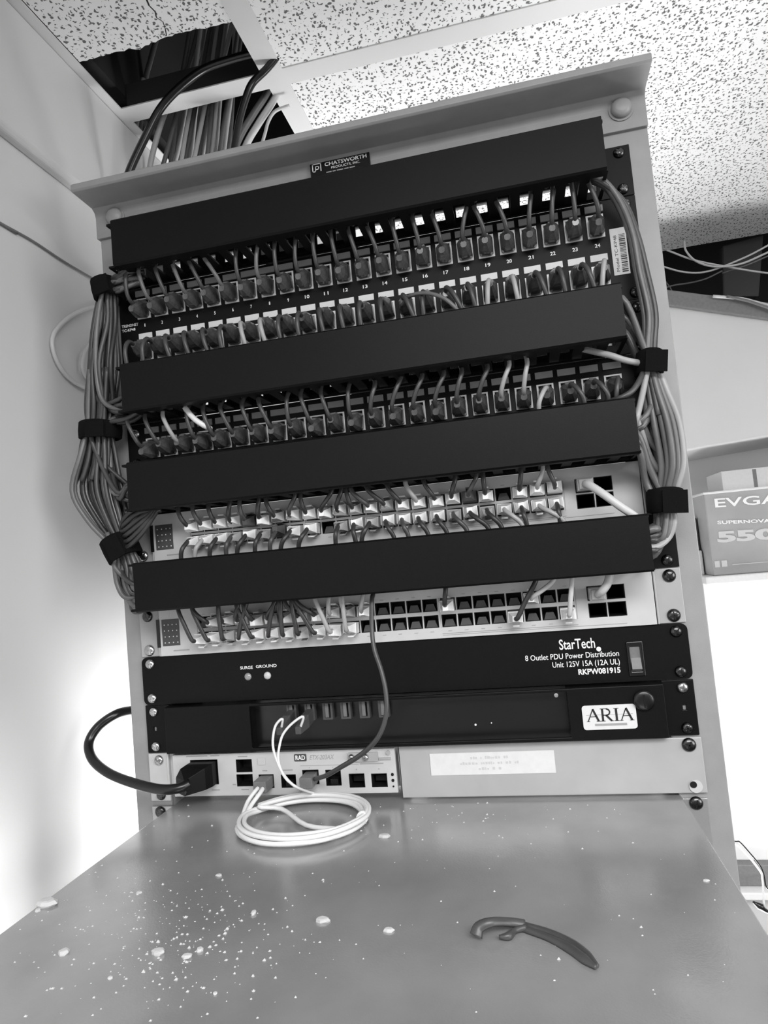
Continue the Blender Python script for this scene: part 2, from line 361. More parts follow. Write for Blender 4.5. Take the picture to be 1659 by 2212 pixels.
# wall plate and cords at the lower right
p0 = at(1560, 1866, y=930); p1 = at(1720, 1912, y=930)
b = MB(); b.box(p0.x-60, p1.x+80, 925, 949.5, p1.z, p0.z); tag(b.build('cable_raceway', MGREY, bev=2), 'grey horizontal raceway on the wall at the lower right', 'raceway')
b = MB(); b.box(p0.x-60, p1.x+80, 900, 949.5, p1.z-16, p1.z-2); tag(b.build('wall_ledge', WHITE, bev=2), 'thin white ledge under the grey raceway', 'ledge')
b = MB(); b.tube([at(px, py, y=300) for px, py in ((1560, 1817), (1590, 1818), (1599, 1820), (1620, 1843), (1642, 1870), (1650, 1890), (1654, 1912), (1664, 1922), (1700, 1925))], .9, sub=6)
tag(b.build('thin_wire', BLACK2), 'thin dark wire coming out from behind the right rail', 'wire')
b = MB(); b.tube([at(px, py, y=296) for px, py in ((1560, 1822), (1592, 1824), (1640, 1878), (1647, 1900), (1649, 1930), (1650, 1955))], 1.3, sub=6)
tag(b.build('thin_cable', CORDW), 'thin white cord beside the dark wire at lower right', 'cord')
b = MB(); q = at(1642, 1958, y=296); b.tube([q+Vector((-7, 0, 5)), q, q+Vector((8, 0, -6)), q+Vector((25, 0, -9)), q+Vector((45, 0, -7))], 3, sub=4, radii=[1.2, 4, 2, .8, .8])
tag(b.build('cord_connector', BLACK2), 'small dark cord connector at the right edge beside the shelf', 'connector')

# ------------------------------------------------------------------ rack frame
rack = thing('equipment_rack', 'grey painted steel equipment rack holding the network gear', 'rack', (0, 40, -1200))
for sx, lab in ((-1, 'left'), (1, 'right')):
    b = MB(); xo, xi = 257.8*sx, 221*sx
    def rx(a, c): return (min(a, c), max(a, c))
    wins = []
    b.box(*rx(xo, xi), 2, 5.5, -1190, 546); b.box(*rx(xo, xo-3.5*sx), 5.5, 78, -1190, 546); b.box(*rx(xo, xi), 74.5, 78, -1190, 546)
    b.build('side_rail', RACK, rack, bev=.8)
b = MB()                                             # top angle: vertical flange, horizontal lip toward the viewer, rounded inside
prof = [(-1.5, 545), (-1.5, 566), (-3, 570.5), (-7, 573.5), (-36, 574.5), (-38, 576), (-38, 580.5), (-36, 582.5), (5.5, 582.5), (5.5, 545)]
b.loft([[(x, y, z) for y, z in prof] for x in (-259.5, 258)]); b.build('top_angle', RACK, rack, bev=.5)
for sx in (-1, 1):
    b = MB(); b.cyl((sx*238, -1.5, 563), (0, -1, 0), 8.4, 3.5, 28, dome=3.2); b.cyl((sx*238, -1.5, 563), (0, -1, 0), 10.2, 1.2, 28); b.build('bolt', RACK, rack)
    b = MB(); b.box(sx*241-60, sx*241+60, -120, 250, -1200, -1190); b.build('foot', RACK, rack, bev=1)
b = MB(); b.box(-257, 257, 74, 78, 545, 582); b.build('rear_angle', RACK, rack, bev=.5)
xf = lambda p: p
b = MB(); b.box(-35, 21.3, -4.6, -1.4, 555, 573); npo = b.build('name_plate', BLACK2, rack, bev=.4)
text('CHATSWORTH', -21, 18.5, 567.2, 3.3, -4.7, INK, npo, bold=.02); text('PRODUCTS, INC.', -15, 12, 563.6, 2.2, -4.7, INK, npo)
_b = MB(); [_b.box(x, x+w, -4.75, -4.55, 560.6, 561.6) for x, w in ((-20, 5), (-14, 3), (-10, 6), (-3, 4), (2, 5))]; _b.build('printed_marks', GINK, npo)
b = MB()
for x0, x1, z0, z1 in ((-33, -24.5, 570.5, 571.3), (-33, -32.2, 563.5, 571.3), (-33, -29.5, 563.5, 564.3), (-30.2, -29.5, 563.5, 568.5), (-30.2, -26.5, 568.1, 568.8), (-27.2, -26.5, 565.5, 568.8), (-30, -26.5, 565.5, 566.2), (-25.2, -24.4, 563.5, 571.3)):
    b.box(x0, x1, -4.8, -4.5, z0, z1)
b.build('logo', INK, npo)

# ------------------------------------------------------------------ rack gear
def ears(t, z0, z1, m, th=2, r=0):
    for sx in (-1, 1):
        b = MB(); x0, x1 = sorted((sx*219.5, sx*241.3)); b.box(x0, x1, 0, th, z0, z1); b.build('ear', m, t, bev=.5)
def manager(u, label, cover_w=213.5, zc0=None, zc1=None):
    z0, z1 = u0(u), u1(u); t = thing('cable_manager', label, 'cable manager', (0, 0, z0))
    wins = [(-214.6+18.34*i-4.5, -214.6+18.34*i+4.5, z0+9, z0+18.5) for i in range(24)] + [(-214.6+18.34*i-4.5, -214.6+18.34*i+4.5, z1-18, z1-9) for i in range(24)]
    b = MB(); b.plate(-241.3, 241.3, z0, z1, 0, 1.9, wins); b.build('backplate', BLACK, t, bev=.4)
    for zz, nm in ((z0+1, 'lower'), (z1-3, 'upper')):
        b = MB()
        w2 = [(-214.6+18.34*i-5.2, -214.6+18.34*i+5.2, -39, -3) for i in range(24)]
        tmp = MB(); tmp.plate(-221, 215, -44, 0, zz, zz+2, w2)
        b.v = [Vector((v.x, v.z, v.y)) for v in tmp.v]; b.f = [f[::-1] for f in tmp.f]; b.sm = tmp.sm
        b.build('finger_row', BLACK, t)
    b = MB(); a, c = z0+.2 if zc0 is None else zc0, z1-.2 if zc1 is None else zc1
    prof = [(-44, c), (-47.5, c), (-49, c-1.5), (-49, a+1.5), (-47.5, a), (-38, a), (-38, a+1.4), (-46.6, a+1.4), (-47.4, a+2.2), (-47.4, c-2.2), (-46.6, c-1.4), (-38, c-1.4), (-38, c)]
    b.loft([[(x, y, z) for y, z in prof] for x in (-cover_w, cover_w)]); b.build('cover', BLACK, t)
    for sx in (-1, 1):
        for sz in (-1, 1): screw(t, sx*HX, (z0+z1)/2+sz*HZ, 0, BSTEEL)
    return t
manager(11, 'black cable manager with blank cover at the top of the rack, under the name plate')
manager(8, 'black cable manager between the numbered panel and the plain patch panel')
manager(6, 'black cable manager cover above the upper silver switch')
manager(4, 'black cable manager cover between the two silver switches')

XJ = [-214.6+18.34*i for i in range(24)]
def jack_mesh(w, h, d=12):
    b = MB(); b.plate(-w/2, w/2, 0, h, -.8, d, [(-w/2+1.5, w/2-1.5, 2.4, h-1.2)]); b.box(-w/2+1, w/2-1, d-1, d, 1, h-1)
    b.box(-2.4, 2.4, -.8, d-1, 0.4, 1.6); return b
def place_mesh(me, name, parent, x, y, z, label=None):
    o = bpy.data.objects.new(name, me); COL.objects.link(o); o.parent = parent
    o.location = (Vector((x, y, z))-worg(parent))*S; return o
# numbered 48-port patch panel, 2U
z0, z1 = 9*U+.35, 11*U-.35
pa = thing('patch_panel_unit', 'black two-unit patch panel with port numbers 1 to 24 and white label strips', 'patch panel', (0, 0, z0))
wins = [(x-7, x+7, 457.6, 477.6) for x in XJ]+[(x-7, x+7, 415.5, 433.5) for x in XJ]
b = MB(); b.plate(-241.3, 241.3, z0, z1, 0, 1.6, wins); b.build('faceplate', BLACK, pa, bev=.4)
j1 = jack_mesh(14, 20).mesh('jack', JACKM, Vector()); j2 = jack_mesh(14, 18).mesh('jack', JACKM, Vector())
tb = MB(); tb.box(-7.3, 7.3, -1.6, .1, 0, 5.6); tb = tb.mesh('designation_tab', TABM, Vector())
ls = MB(); ls.box(-7, 7, -.7, 0, 0, 5.6); ls = ls.mesh('label_strip', WHITE, Vector())
for i, x in enumerate(XJ):
    place_mesh(j1, 'jack', pa, x, 0, 457.6); place_mesh(j2, 'jack', pa, x, 0, 415.5)
    place_mesh(tb, 'designation_tab', pa, x, 0, 479.6); place_mesh(ls, 'label_strip', pa, x, 0, 437.6)
    n = str(i+1); w = 1.5 if len(n) == 1 else 4.4
    if n in '1': w = .9
    text(n, x-w/2, x+w/2, 449.6, 3, -.25, INK, pa, 'port_number', bold=.02)
text('TRENDNET', -242+2.5, -221.5, 452, 2.6, -.25, INK, pa, bold=.02); text('TC-KP48', -239.5, -225, 447.6, 2.6, -.25, INK, pa, bold=.02)
b = MB(); b.box(217.8, 230.6, -.5, 0, 423, 463); bl = b.build('barcode_label', WHITE, pa)
b = MB(); z = 425.0
while z < 458:
    w = random.choice((.35, .35, .7, 1.0)); b.box(224.6, 229.4, -.75, -.5, z, z+w); z += w+random.choice((.4, .7, .9))
b.build('barcode', BINK, bl)
text('Model TC-KP48', 222.6, 222.6+31, 426, 2.4, -.6, BINK, bl, vert=True)
for sx in (-1, 1):
    for z in (10.5*U+HZ, 9.5*U-HZ): screw(pa, sx*HX, z, 0, BSTEEL)
b = MB(); b.box(-219, 219, 1.6, 30, 411, 486); b.build('rear_board', BLACK, pa)
# plain 24-port patch panel, 1U
z0, z1 = u0(7), u1(7)
pb = thing('patch_panel_unit', 'black one-unit patch panel without numbers in the middle of the rack', 'patch panel', (0, 0, z0))
wins = [(x-7, x+7, 321.3, 340.3) for x in XJ]
b = MB(); b.plate(-241.3, 241.3, z0, z1, 0, 1.6, wins); b.build('faceplate', BLACK, pb, bev=.4)
j3 = jack_mesh(14, 19).mesh('jack', JACKM, Vector())
for x in XJ:
    place_mesh(j3, 'jack', pb, x, 0, 321.3); place_mesh(tb, 'designation_tab', pb, x, 0, 345)
screw(pb, -HX, 7.5*U+HZ-3, 0, STEEL, 4.9)
for sx, z in ((1, 7.5*U+HZ), (1, 7.5*U-HZ), (-1, 7.5*U-HZ)): screw(pb, sx*HX, z, 0, BSTEEL)
b = MB(); b.box(-219, 219, 1.6, 30, 315, 347); b.build('rear_board', BLACK, pb)

# switches
PX = [-181+14+i*13.95-7 for i in range(8)]+[-67+i*13.95+7 for i in range(8)]+[45.9+i*13.95+7 for i in range(8)]
PX = [-180.5+7+i*13.95 for i in range(8)]+[-67.5+7+i*13.95 for i in range(8)]+[45.6+7+i*13.95 for i in range(8)]
pm = MB(); pm.plate(-6.3, 6.3, 0, 10.6, -.3, 14, [(-5.8, 5.8, .5, 10.1)]); pm.box(-6.2, 6.2, 13, 14, 0, 10.6)
PORT = pm.mesh('ethernet_port', DARK, Vector())
pk = MB(); pk.add([(-5, 1, .5), (5, 1, .5), (3, 1.5, 6.2), (-3, 1.5, 6.2), (-5, 12, .5), (5, 12, .5), (3, 12, 6.2), (-3, 12, 6.2)], [(0, 1, 2, 3), (0, 3, 7, 4), (1, 5, 6, 2), (3, 2, 6, 7)])
PORTK = pk.mesh('contact_block', DGREY, Vector())
sfp = MB(); sfp.plate(-7.1, 7.1, 0, 11.6, -.6, 20, [(-6.6, 6.6, .5, 11.1)]); sfp.box(-6.6, 6.6, 18, 20, .5, 11.1)
SFP = sfp.mesh('module_slot', DARK, Vector())
def switch(u, label):
    z0, z1 = u0(u), u1(u); t = thing('network_switch', label, 'network switch', (0, 0, z0)); zu = z0+23.3; zl = z0+9.3
    if u == 5: zu, zl = z0+23.0, z0+10.0
    wins = [(x-6.3, x+6.3, z, z+10.6) for x in PX for z in (zu, zl)] + [(x-7.1, x+7.1, z, z+11.6) for x in (174.5, 189.7) for z in (zu-.5, zl-.5)]
    b = MB(); b.plate(-219.3, 218.8, z0, z1, -3.5, 1, wins); b.build('faceplate', SILVER, t, bev=.3)
    b = MB(); b.box(-219, 218.5, 15, 250, z0+.3, z1-.3); b.build('chassis', SILVER2, t)
    for x in PX:
        for z in (zu, zl):
            p = place_mesh(PORT, 'ethernet_port', t, x, -3.3, z); p['_o'] = [x, -3.3, z]
            place_mesh(PORTK, 'contact_block', p, x, -3.3, z)
    for x in (174.5, 189.7):
        for z in (zu-.5, zl-.5): place_mesh(SFP, 'module_slot', t, x, -3, z)
    b = MB(); b.box(-216.5, -198.7, -3.8, -3.4, zl, zu+10.6); lp = b.build('indicator_panel', DGREY, t, bev=.2)
    b = MB()
    for k in range(16):
        x = -213.8+(k % 4)*4.2+random.uniform(-.4, .4); z = zl+3+(k//4)*5.5; b.cyl((x, -3.8, z), (0, -1, 0), .55, .2, 8)
    b.build('indicator_lights', INK, lp)
    b = MB(); b.box(-222, -218.6, -4.2, -3.4, zl-1, zu+11); b.build('edge_slot', BLACK2, t, bev=.3)
    b = MB()                                        # printed dashes and rules on the face
    for i, x in enumerate(PX):
        for z in (zu+12.6, zl-3.6): b.box(x-1.6, x+1.6, -3.75, -3.45, z, z+.5)
    b.box(46, 158, -3.75, -3.45, zl-5.6, zl-5.1); b.box(46, 196, -3.75, -3.45, zl-6.9, zl-6.5); b.box(-206, -190, -3.75, -3.45, z0+4, z0+5.2)
    for x in (-180.9, -68.2, 45.0, 157.8): b.box(x, x+.4, -3.75, -3.45, zl-.6, zu+11.2)
    b.build('printed_marks', GINK, t)
    for sx in (-1, 1):
        b = MB(); x0, x1 = sorted((sx*220.5, sx*241.3)); b.box(x0, x1, 0, 1.9, z0, z1); b.box(*sorted((sx*219.5, sx*221)), -3.5, 60, z0, z1); b.build('ear', SILVER2, t, bev=.5)
        for sz in (-1, 1): screw(t, sx*HX, (z0+z1)/2+sz*HZ, 0, BSTEEL if (sx > 0 or sz > 0) else STEEL, 5.2)
    t['_zu'] = zu; t['_zl'] = zl; return t
sw1 = switch(5, 'upper silver 48-port network switch, nearly full of clear plugs')
sw2 = switch(3, 'lower silver 48-port network switch with many empty ports')

def rounded(x0, x1, z0, z1, r, n=5):
    P = []
    for cx, cz, a0 in ((x1-r, z1-r, 0), (x0+r, z1-r, 90), (x0+r, z0+r, 180), (x1-r, z0+r, 270)):
        P += [(cx+r*math.cos(math.radians(a0+90*k/n)), cz+r*math.sin(math.radians(a0+90*k/n))) for k in range(n+1)]
    return P[::-1]
# power distribution unit
z0, z1 = u0(2), u1(2)
pdu = thing('power_distribution_unit', 'black power strip panel with white lettering and a rocker switch', 'power strip', (0, 0, z0))
b = MB(); b.prism(rounded(-241.3, 241.3, z0, z1, 5), -1, 2); b.build('faceplate', BLACK, pdu)
b = MB(); b.box(-215, 215, 2, 110, z0+1, z1-1); b.build('chassis', BLACK, pdu)
text('StarTech', 141, 169.5, 118, 8.0, -1.25, INK, pdu, bold=.012)
b = MB(); b.cyl((172, -1, 116.6), (0, -1, 0), 1.9, .3, 16); b.build('logo_dot', INK, pdu)
text('8 Outlet PDU Power Distribution', 112.5, 187.3, 110.3, 4.4, -1.25, INK, pdu, bold=.006)
text('Unit 125V 15A (12A UL)', 134, 187.2, 103.6, 4.4, -1.25, INK, pdu, bold=.006); text('RKPW081915', 154, 187, 96.9, 4.2, -1.25, INK, pdu, bold=.03)
text('SURGE', -142.3, -130, 117.2, 2.6, -1.25, INK, pdu, bold=.015); text('GROUND', -127, -107, 117.6, 2.6, -1.25, INK, pdu, bold=.015)
for x, m in ((-135.3, LED), (-116.5, LGREY)):
    b = MB(); b.cyl((x, -1, 110.3), (0, -1, 0), 3.4, .6, 20, dome=1.6); b.build('indicator_light', m, pdu)
b = MB(); b.plate(193.5, 206, 93.5, 121, -2.6, -.9, [(195.8, 203.6, 97, 117)]); b.build('switch_bezel', BLACK2, pdu, bev=.5)
b = MB(); b.add([(195.9, -1.2, 97.1), (203.5, -1.2, 97.1), (203.5, -4.6, 99.5), (195.9, -4.6, 99.5), (203.5, -1.6, 108), (195.9, -1.6, 108), (203.5, -1.4, 116.9), (195.9, -1.4, 116.9), (203.5, 0, 97.1), (195.9, 0, 97.1), (203.5, 0, 116.9), (195.9, 0, 116.9)],
                [(0, 1, 2, 3), (3, 2, 4, 5), (5, 4, 6, 7), (7, 6, 10, 11), (1, 8, 10, 6, 4, 2), (0, 3, 5, 7, 11, 9)]); b.build('rocker', MGREY, pdu)
for sx in (-1, 1):
    for sz in (-1, 1): screw(pdu, sx*HX, 2.5*U+sz*HZ, -1, STEEL if sx < 0 else BSTEEL, 4.6)
# recorder / server unit
z0, z1 = u0(1), u1(1)
ar = thing('rack_server', 'black rack unit with a white logo plate and a recessed bay', 'rack unit', (0, 0, z0))
b = MB(); b.plate(-217, 217, z0+1, z1-1, -9, -6, [(-133, 142.5, z0+4, z1-3.5)]); b.build('bezel', BLACK, ar, bev=.6)
b = MB(); b.box(-217, 217, 4, 300, z0+1, z1-1); b.box(-217, -133, -6, 4, z0+1, z1-1); b.box(142.5, 217, -6, 4, z0+1, z1-1); b.build('chassis', BLACK2, ar)
for sx in (-1, 1):
    b = MB(); x0, x1 = sorted((sx*217, sx*241.3)); b.plate(x0, x1, z0, z1, 0, 2, [(sx*HX-1.2, sx*HX+1.2, 1.5*U-2, 1.5*U+2)]); b.build('ear', BLACK, ar, bev=.6)
    for sz in (-1, 1): screw(ar, sx*HX, 1.5*U+sz*HZ, 0, STEEL if (sx < 0 or sz > 0) else BSTEEL, 4.4)
for k, x in enumerate((-96, -79, -62.5, -46, -29, -12)):
    b = MB(); b.plate(x-4.5, x+4.5, z0+24.5, z0+39.5, -2.5, 3.9, [(x-2.6, x+2.6, z0+26, z0+38.5)]); b.build('usb_socket', DGREY, ar)
    b = MB(); b.box(x-2.5, x+.6, -1.5, 2, z0+26.2, z0+38.2); b.build('usb_tongue', MGREY, ar)
b = MB(); b.prism(rounded(153, 194.3, 54.3, 73.5, 2.4), -9.7, -9); lg = b.build('logo_plate', WHITE, ar)
def stroke(b, x0, z0_, x1, z1_, w, y=-9.95):
    d = Vector((x1-x0, 0, z1_-z0_)).normalized(); n = Vector((d.z, 0, -d.x))*w/2; p = Vector((x0, y, z0_)); q = Vector((x1, y, z1_))
    b.add([p-n, p+n, q+n, q-n, p-n+Vector((0, .3, 0)), p+n+Vector((0, .3, 0)), q+n+Vector((0, .3, 0)), q-n+Vector((0, .3, 0))], [(0, 1, 2, 3), (0, 4, 5, 1), (2, 6, 7, 3), (1, 5, 6, 2), (0, 3, 7, 4)])
b = MB(); zb, zt_ = 61, 70.6
for x in (161.3, 186.8):                             # A
    stroke(b, x-4.2, zb, x, zt_, .7); stroke(b, x+4, zb, x, zt_, 1.6); stroke(b, x-2.5, zb+3.6, x+2.6, zb+3.6, .5)
    stroke(b, x-5.2, zb, x-2.8, zb, .4); stroke(b, x+2.3, zb, x+5.6, zb, .4)
stroke(b, 168.6, zb, 168.6, zt_, 1.6); stroke(b, 167, zb, 170.4, zb, .4); stroke(b, 167, zt_, 172, zt_, .5)
for k in range(8):
    a0, a1 = math.pi/2-math.pi*k/8, math.pi/2-math.pi*(k+1)/8
    stroke(b, 171.6+2.6*math.cos(a0), zt_-2.6+2.5*math.sin(a0), 171.6+2.6*math.cos(a1), zt_-2.6+2.5*math.sin(a1), 1.1)
stroke(b, 168.6, zt_-5.1, 171.8, zt_-5.1, .5); stroke(b, 171.2, zt_-5, 175.3, zb, 1.5); stroke(b, 174.4, zb, 176.6, zb, .4)
stroke(b, 179.2, zb, 179.2, zt_, 1.7); stroke(b, 177.3, zb, 181.1, zb, .4); stroke(b, 177.3, zt_, 181.1, zt_, .4)
b.build('lettering', BINK, lg)
b = MB(); stroke(b, 156, 66, 191.6, 66, .25, -9.85); b.box(162, 186.5, -9.85, -9.7, 57.2, 59); b.build('printed_line', GINK, lg)
b = MB(); b.cyl((201, -9, 76), (0, -1, 0), 8, 2.5, 28, dome=1.5); b.box(200.4, 201.6, -13.2, -12, 71, 81); b.build('lock_knob', BLACK2, ar)
b = MB(); b.cyl((134.5, 3.9, 80), (0, -1, 0), 1.7, .6, 12); b.build('status_light', INK, ar)
b = MB(); b.cyl((65.5, 3.9, 58.5), (0, -1, 0), .9, .6, 10); b.cyl((79, 3.9, 59.5), (0, -1, 0), .5, .6, 10); b.build('status_light', INK, ar)
# demarcation unit and half-width blank
z0, z1 = u0(0)+.5, u1(0)
rd = thing('network_demarcation_unit', 'light grey half-width unit with power inlet and network ports above the shelf', 'network unit', (-107, 0, z0+4))
za, zb_ = 5.6, 43
W1 = [(-197.6, -170.5, 15.8, 38), (-152.6, -137.2, 26, 37.4), (-153, -137.4, 13.5, 24.2), (-131.6, -117.4, 11.5, 23.6), (-110.6, -96.6, 11.5, 23), (-90.3, -75.2, 14, 26.6), (-69, -55, 12.5, 26.2), (-48, -34, 10.5, 22.4), (-28, -14, 10.5, 22)]
b = MB(); b.plate(-215, -5.5, za, zb_, -3, 1, W1); b.build('faceplate', SILVER, rd, bev=.4)
b = MB(); b.box(-215, -5.5, 14, 200, za, zb_); b.build('chassis', SILVER2, rd)
for k, w in enumerate(W1):
    b = MB(); b.plate(w[0]-.3, w[1]+.3, w[2]-.3, w[3]+.3, -2.8, 12, [(w[0]+.5, w[1]-.5, w[2]+.5, w[3]-.5)]); b.box(w[0]+.5, w[1]-.5, 11, 12, w[2]+.5, w[3]-.5)
    if k in (4, 6): b.box(w[0]+3.5, w[1]-3.5, -1, 11, w[2]+.5, w[2]+5)
    if k in (7, 8): b.box(w[0]+2, w[1]-2, 5, 11, w[2]+3, w[3]-4)
    b.build(('power_inlet', 'console_port', 'console_port', 'ethernet_port', 'ethernet_port', 'ethernet_port', 'ethernet_port', 'module_slot', 'module_slot')[k], DARK, rd)
b = MB(); b.box(-131.3, -124, -3.9, -3, 32.2, 38.2); b.build('push_button', LGREY, rd, bev=.3)
b = MB(); b.prism(rounded(-96.6, -85.2, 34.3, 40.6, 1), -3.4, -3); rl = b.build('logo_plate', DGREY, rd)
text('RAD', -95.4, -86.4, 35.6, 3.8, -3.5, INK, rl, bold=.03)
text('ETX-203AX', -82.5, -59.5, 35.4, 3.9, -3.15, GINK, rd, bold=.01, shear=.35)
b = MB(); b.prism(rounded(-46.8, -20, 33, 40.6, .8), -5, -3); pl = b.build('cover_plate', SILVER2, rd)
for x in (-43.5, -31): screw(pl, x, 36.8, -5, STEEL, 3)
b = MB(); b.box(-19.4, -9, -4.5, -3, 34, 35.5); b.cyl((-11, -3, 39.5), (0, -1, 0), 1.8, 1.5, 14); b.build('latch', SILVER2, rd)
b = MB()
for x0, x1, z in ((-201, -180, 41), (-177, -168, 41), (-178, -170, 10.5), (-150, -141, 39.5), (-127.5, -123, 26.5), (-108, -99, 26.5), (-91.5, -38, 30.2), (-37, -16, 30.2), (-157, -154, 15), (-149, -142, 10.3), (-83.5, -83, 28), (-62, -61.5, 28), (-41, -40, 25.5), (-21, -20, 25.5)):
    b.box(x0, x1, -3.25, -2.95, z, z+(.9 if x1-x0 < 25 else .3))
b.build('printed_marks', GINK, rd)
b = MB()
for z in (21, 16, 11): b.cyl((-9, -3, z), (0, -1, 0), 1.3 if z > 12 else .8, .4, 12)
b.build('status_light', BLACK2, rd)
b = MB(); b.box(-241.3, -221, 0, 2, z0, z1); b.box(-222.5, -220.5, -1, 40, z0+4, z1-1); b.box(-220.5, -215, 2, 5, za, zb_); br = b.build('ear', SILVER, rd, bev=.5)
screw(rd, -HX+2, .5*U+HZ, 0, STEEL, 4.6); screw(rd, -HX+2, .5*U-HZ, 0, BSTEEL, 4.6)
bk = thing('blank_filler_unit', 'plain grey blank panel with a paper label beside the demarcation unit', 'blank panel', (120, 0, 0))
b = MB(); b.box(-3, 241.8, -1.5, .6, .5, 43.6); b.box(-3, -1, -1.5, 30, .5, 43.6); b.build('plate', SILVER2, bk, bev=.7)
b = MB(); b.box(24.5, 127.8, -1.9, -1.5, 18.8, 37); pl = b.build('paper_label', WHITE, bk)
b = MB()
for z, x0, x1 in ((31.6, 59, 90), (27.2, 50, 101), (22.6, 65, 86)):
    x = x0
    while x < x1:
        w = random.uniform(.8, 2.2); b.box(x, min(x+w, x1), -2.05, -1.85, z, z+random.uniform(1.4, 2.4)); x += w+random.choice((.6, .9, 3))
b.build('faded_print', LGREY, pl)
screw(bk, HX-.5, .5*U+HZ, -1.5, BSTEEL, 5.4)
b = MB(); b.cyl((HX+1, -1.5, .5*U-HZ-.5), (0, -1, 0), 5, .7, 20); b.build('slotted_hole', LGREY, bk); b = MB(); b.cyl((HX-.8, -2.2, .5*U-HZ+1), (0, -1, 0), 2.6, .4, 14); b.build('hole', DARK, bk)

# ------------------------------------------------------------------ shelf
ZS = -2
sh = thing('rack_shelf', 'wide grey metal shelf at the bottom of the rack, dusty with plaster crumbs', 'shelf', (0, -150, ZS-3))
b = MB(); b.box(-217.5, 222.5, -420, 60, ZS-2.5, ZS); b.build('shelf_top', SHELF, sh, bev=.9)
for sx, xx in ((-1, -217.5), (1, 222.5)):
    b = MB(); x0, x1 = sorted((xx, xx-2.5*sx)); b.loft([[(x, y, z) for y, z in ((-420, ZS-3), (60, ZS-3), (60, -60), (0, -60), (-420, -25))] for x in (x0, x1)]); b.build('side_flange', SHELF, sh)
    b = MB(); x0, x1 = sorted((xx, sx*241.3)); b.box(x0, x1, 0, 2, -60, ZS-2); b.build('ear', SHELF, sh, bev=.5)
    screw(sh, sx*HX, -7.5 if sx > 0 else -9, 0, BSTEEL, 5.2)
b = MB(); b.box(-217.5, 222.5, -420, -417, -25, ZS-3); b.build('front_lip', SHELF, sh)

# ------------------------------------------------------------------ patch cords
def boot_mesh():
    b = MB()
    def rr(w, h, y, zc=0, c=.25):
        k = min(w, h)*c; return [(x, y, z+zc) for x, z in ((-w/2+k, -h/2), (w/2-k, -h/2), (w/2, -h/2+k), (w/2, h/2-k), (w/2-k, h/2), (-w/2+k, h/2), (-w/2, h/2-k), (-w/2, -h/2+k))]
    b.loft([rr(11, 8.5, 9, 0, .05), rr(11.4, 9.5, 0, 0, .05), rr(12, 15.5, -.5, 0, .15), rr(12, 15.5, -10, 0, .2), rr(11, 13.5, -14), rr(8, 9.5, -18), rr(5, 5, -23)], smooth=False)
    b.box(-2.6, 2.6, -12, 2, 7, 8.6); return b
def clear_mesh(flip):
    b = MB(); s = -1 if flip else 1
    b.box(-5.8, 5.8, -9, 8, -4.6, 4.6); b.box(-5.9, 5.9, -11.5, -10, -4.2, 4.2)
    for k in range(4): b.box(-4.6+k*2.6, -3.4+k*2.6, -10.2, -8.8, -4, 4)
    b.loft([[(-5.6, -11.5, -4.2), (5.6, -11.5, -4.2), (5.6, -11.5, 4.2), (-5.6, -11.5, 4.2)], [(-2.2, -20, -2.2), (2.2, -20, -2.2), (2.2, -20, 2.2), (-2.2, -20, 2.2)]])
    b.loft([[(-3.1, 2, s*4), (3.1, 2, s*4), (3.1, 2, s*5.2), (-3.1, 2, s*5.2)], [(-2.6, -9, s*6.6), (2.6, -9, s*6.6), (2.6, -9, s*7.8), (-2.6, -9, s*7.8)]]); return b
BOOTM = boot_mesh().mesh('plug', BOOT, Vector())
CLR = {0: clear_mesh(0).mesh('plug', CLEAR, Vector()), 1: clear_mesh(1).mesh('plug', CLEAR, Vector())}
CLR2 = {k: clear_mesh(k).mesh('plug', CLEAR2, Vector()) for k in (0, 1)}
DKPL = clear_mesh(0).mesh('plug', DGREY, Vector())
def cord_thing(label, group, x, y, z, plug, path, r, m, tilt=0, roll=0):
    t = thing('patch_cable', label, 'patch cord', (x, y, z), group)
    p = place_mesh(plug, 'plug', t, x, y, z); p.rotation_euler = (tilt, roll, 0)
    b = MB(); b.tube(path, r, sub=4, n=8); b.build('cord', m, t); return t
def n_(i): return str(i+1)
R = random.uniform
lean = [2, -5, -6, -7, -9, -12, 1, 3, 2, 2, -1, -3, -6, -6, -4, -4, -6, 8, -7, -8, 4, 4, 0, -6]
for i, x in enumerate(XJ):
    z = 466.4; dx = lean[i]+R(-1, 1); m = CORD if i > 7 else (CORD, CORD2)[i % 2]
    cord_thing('grey patch cord in the numbered panel, upper port above printed number '+n_(i), 'cords in the numbered patch panel, upper row', x, 0, z, BOOTM,
               [(x, -16, z), (x, -23, z+.5), (x+dx*.1, -28, z+6), (x+dx*.5, -30, z+16), (x+dx*.9, -29, z+25), (x+dx, -24, z+33), (x+dx+R(-6, 6), -15, z+36)], 1.9, m, tilt=R(.1, .3), roll=R(-.08, .08))
pale = {5: 1, 6: 1, 17: 1, 18: 1, 23: 1}
for i, x in enumerate(XJ):
    z = 424.5; pa_ = i in (6, 7, 18, 19, 23); dx = {16: 14, 14: 10, 20: 8, 22: 8, 23: -6, 6: 6, 7: 6}.get(i, R(-4, 7)); m = CORDP if pa_ else CORD
    cord_thing(('pale' if pa_ else 'grey')+' patch cord in the numbered panel, lower port below printed number '+n_(i), 'cords in the numbered patch panel, lower row', x, 0, z, BOOTM,
               [(x, -16, z), (x, -23, z+1), (x+dx*.1, -30, z+1), (x+dx*.4, -35, z-5), (x+dx*.7, -36, z-14), (x+dx, -32, z-26), (x+dx+R(-4, 4), -22, z-34)], 2.0, m, tilt=R(-.15, .1), roll=R(-.1, .1))
place = 'cords in the plain patch panel'
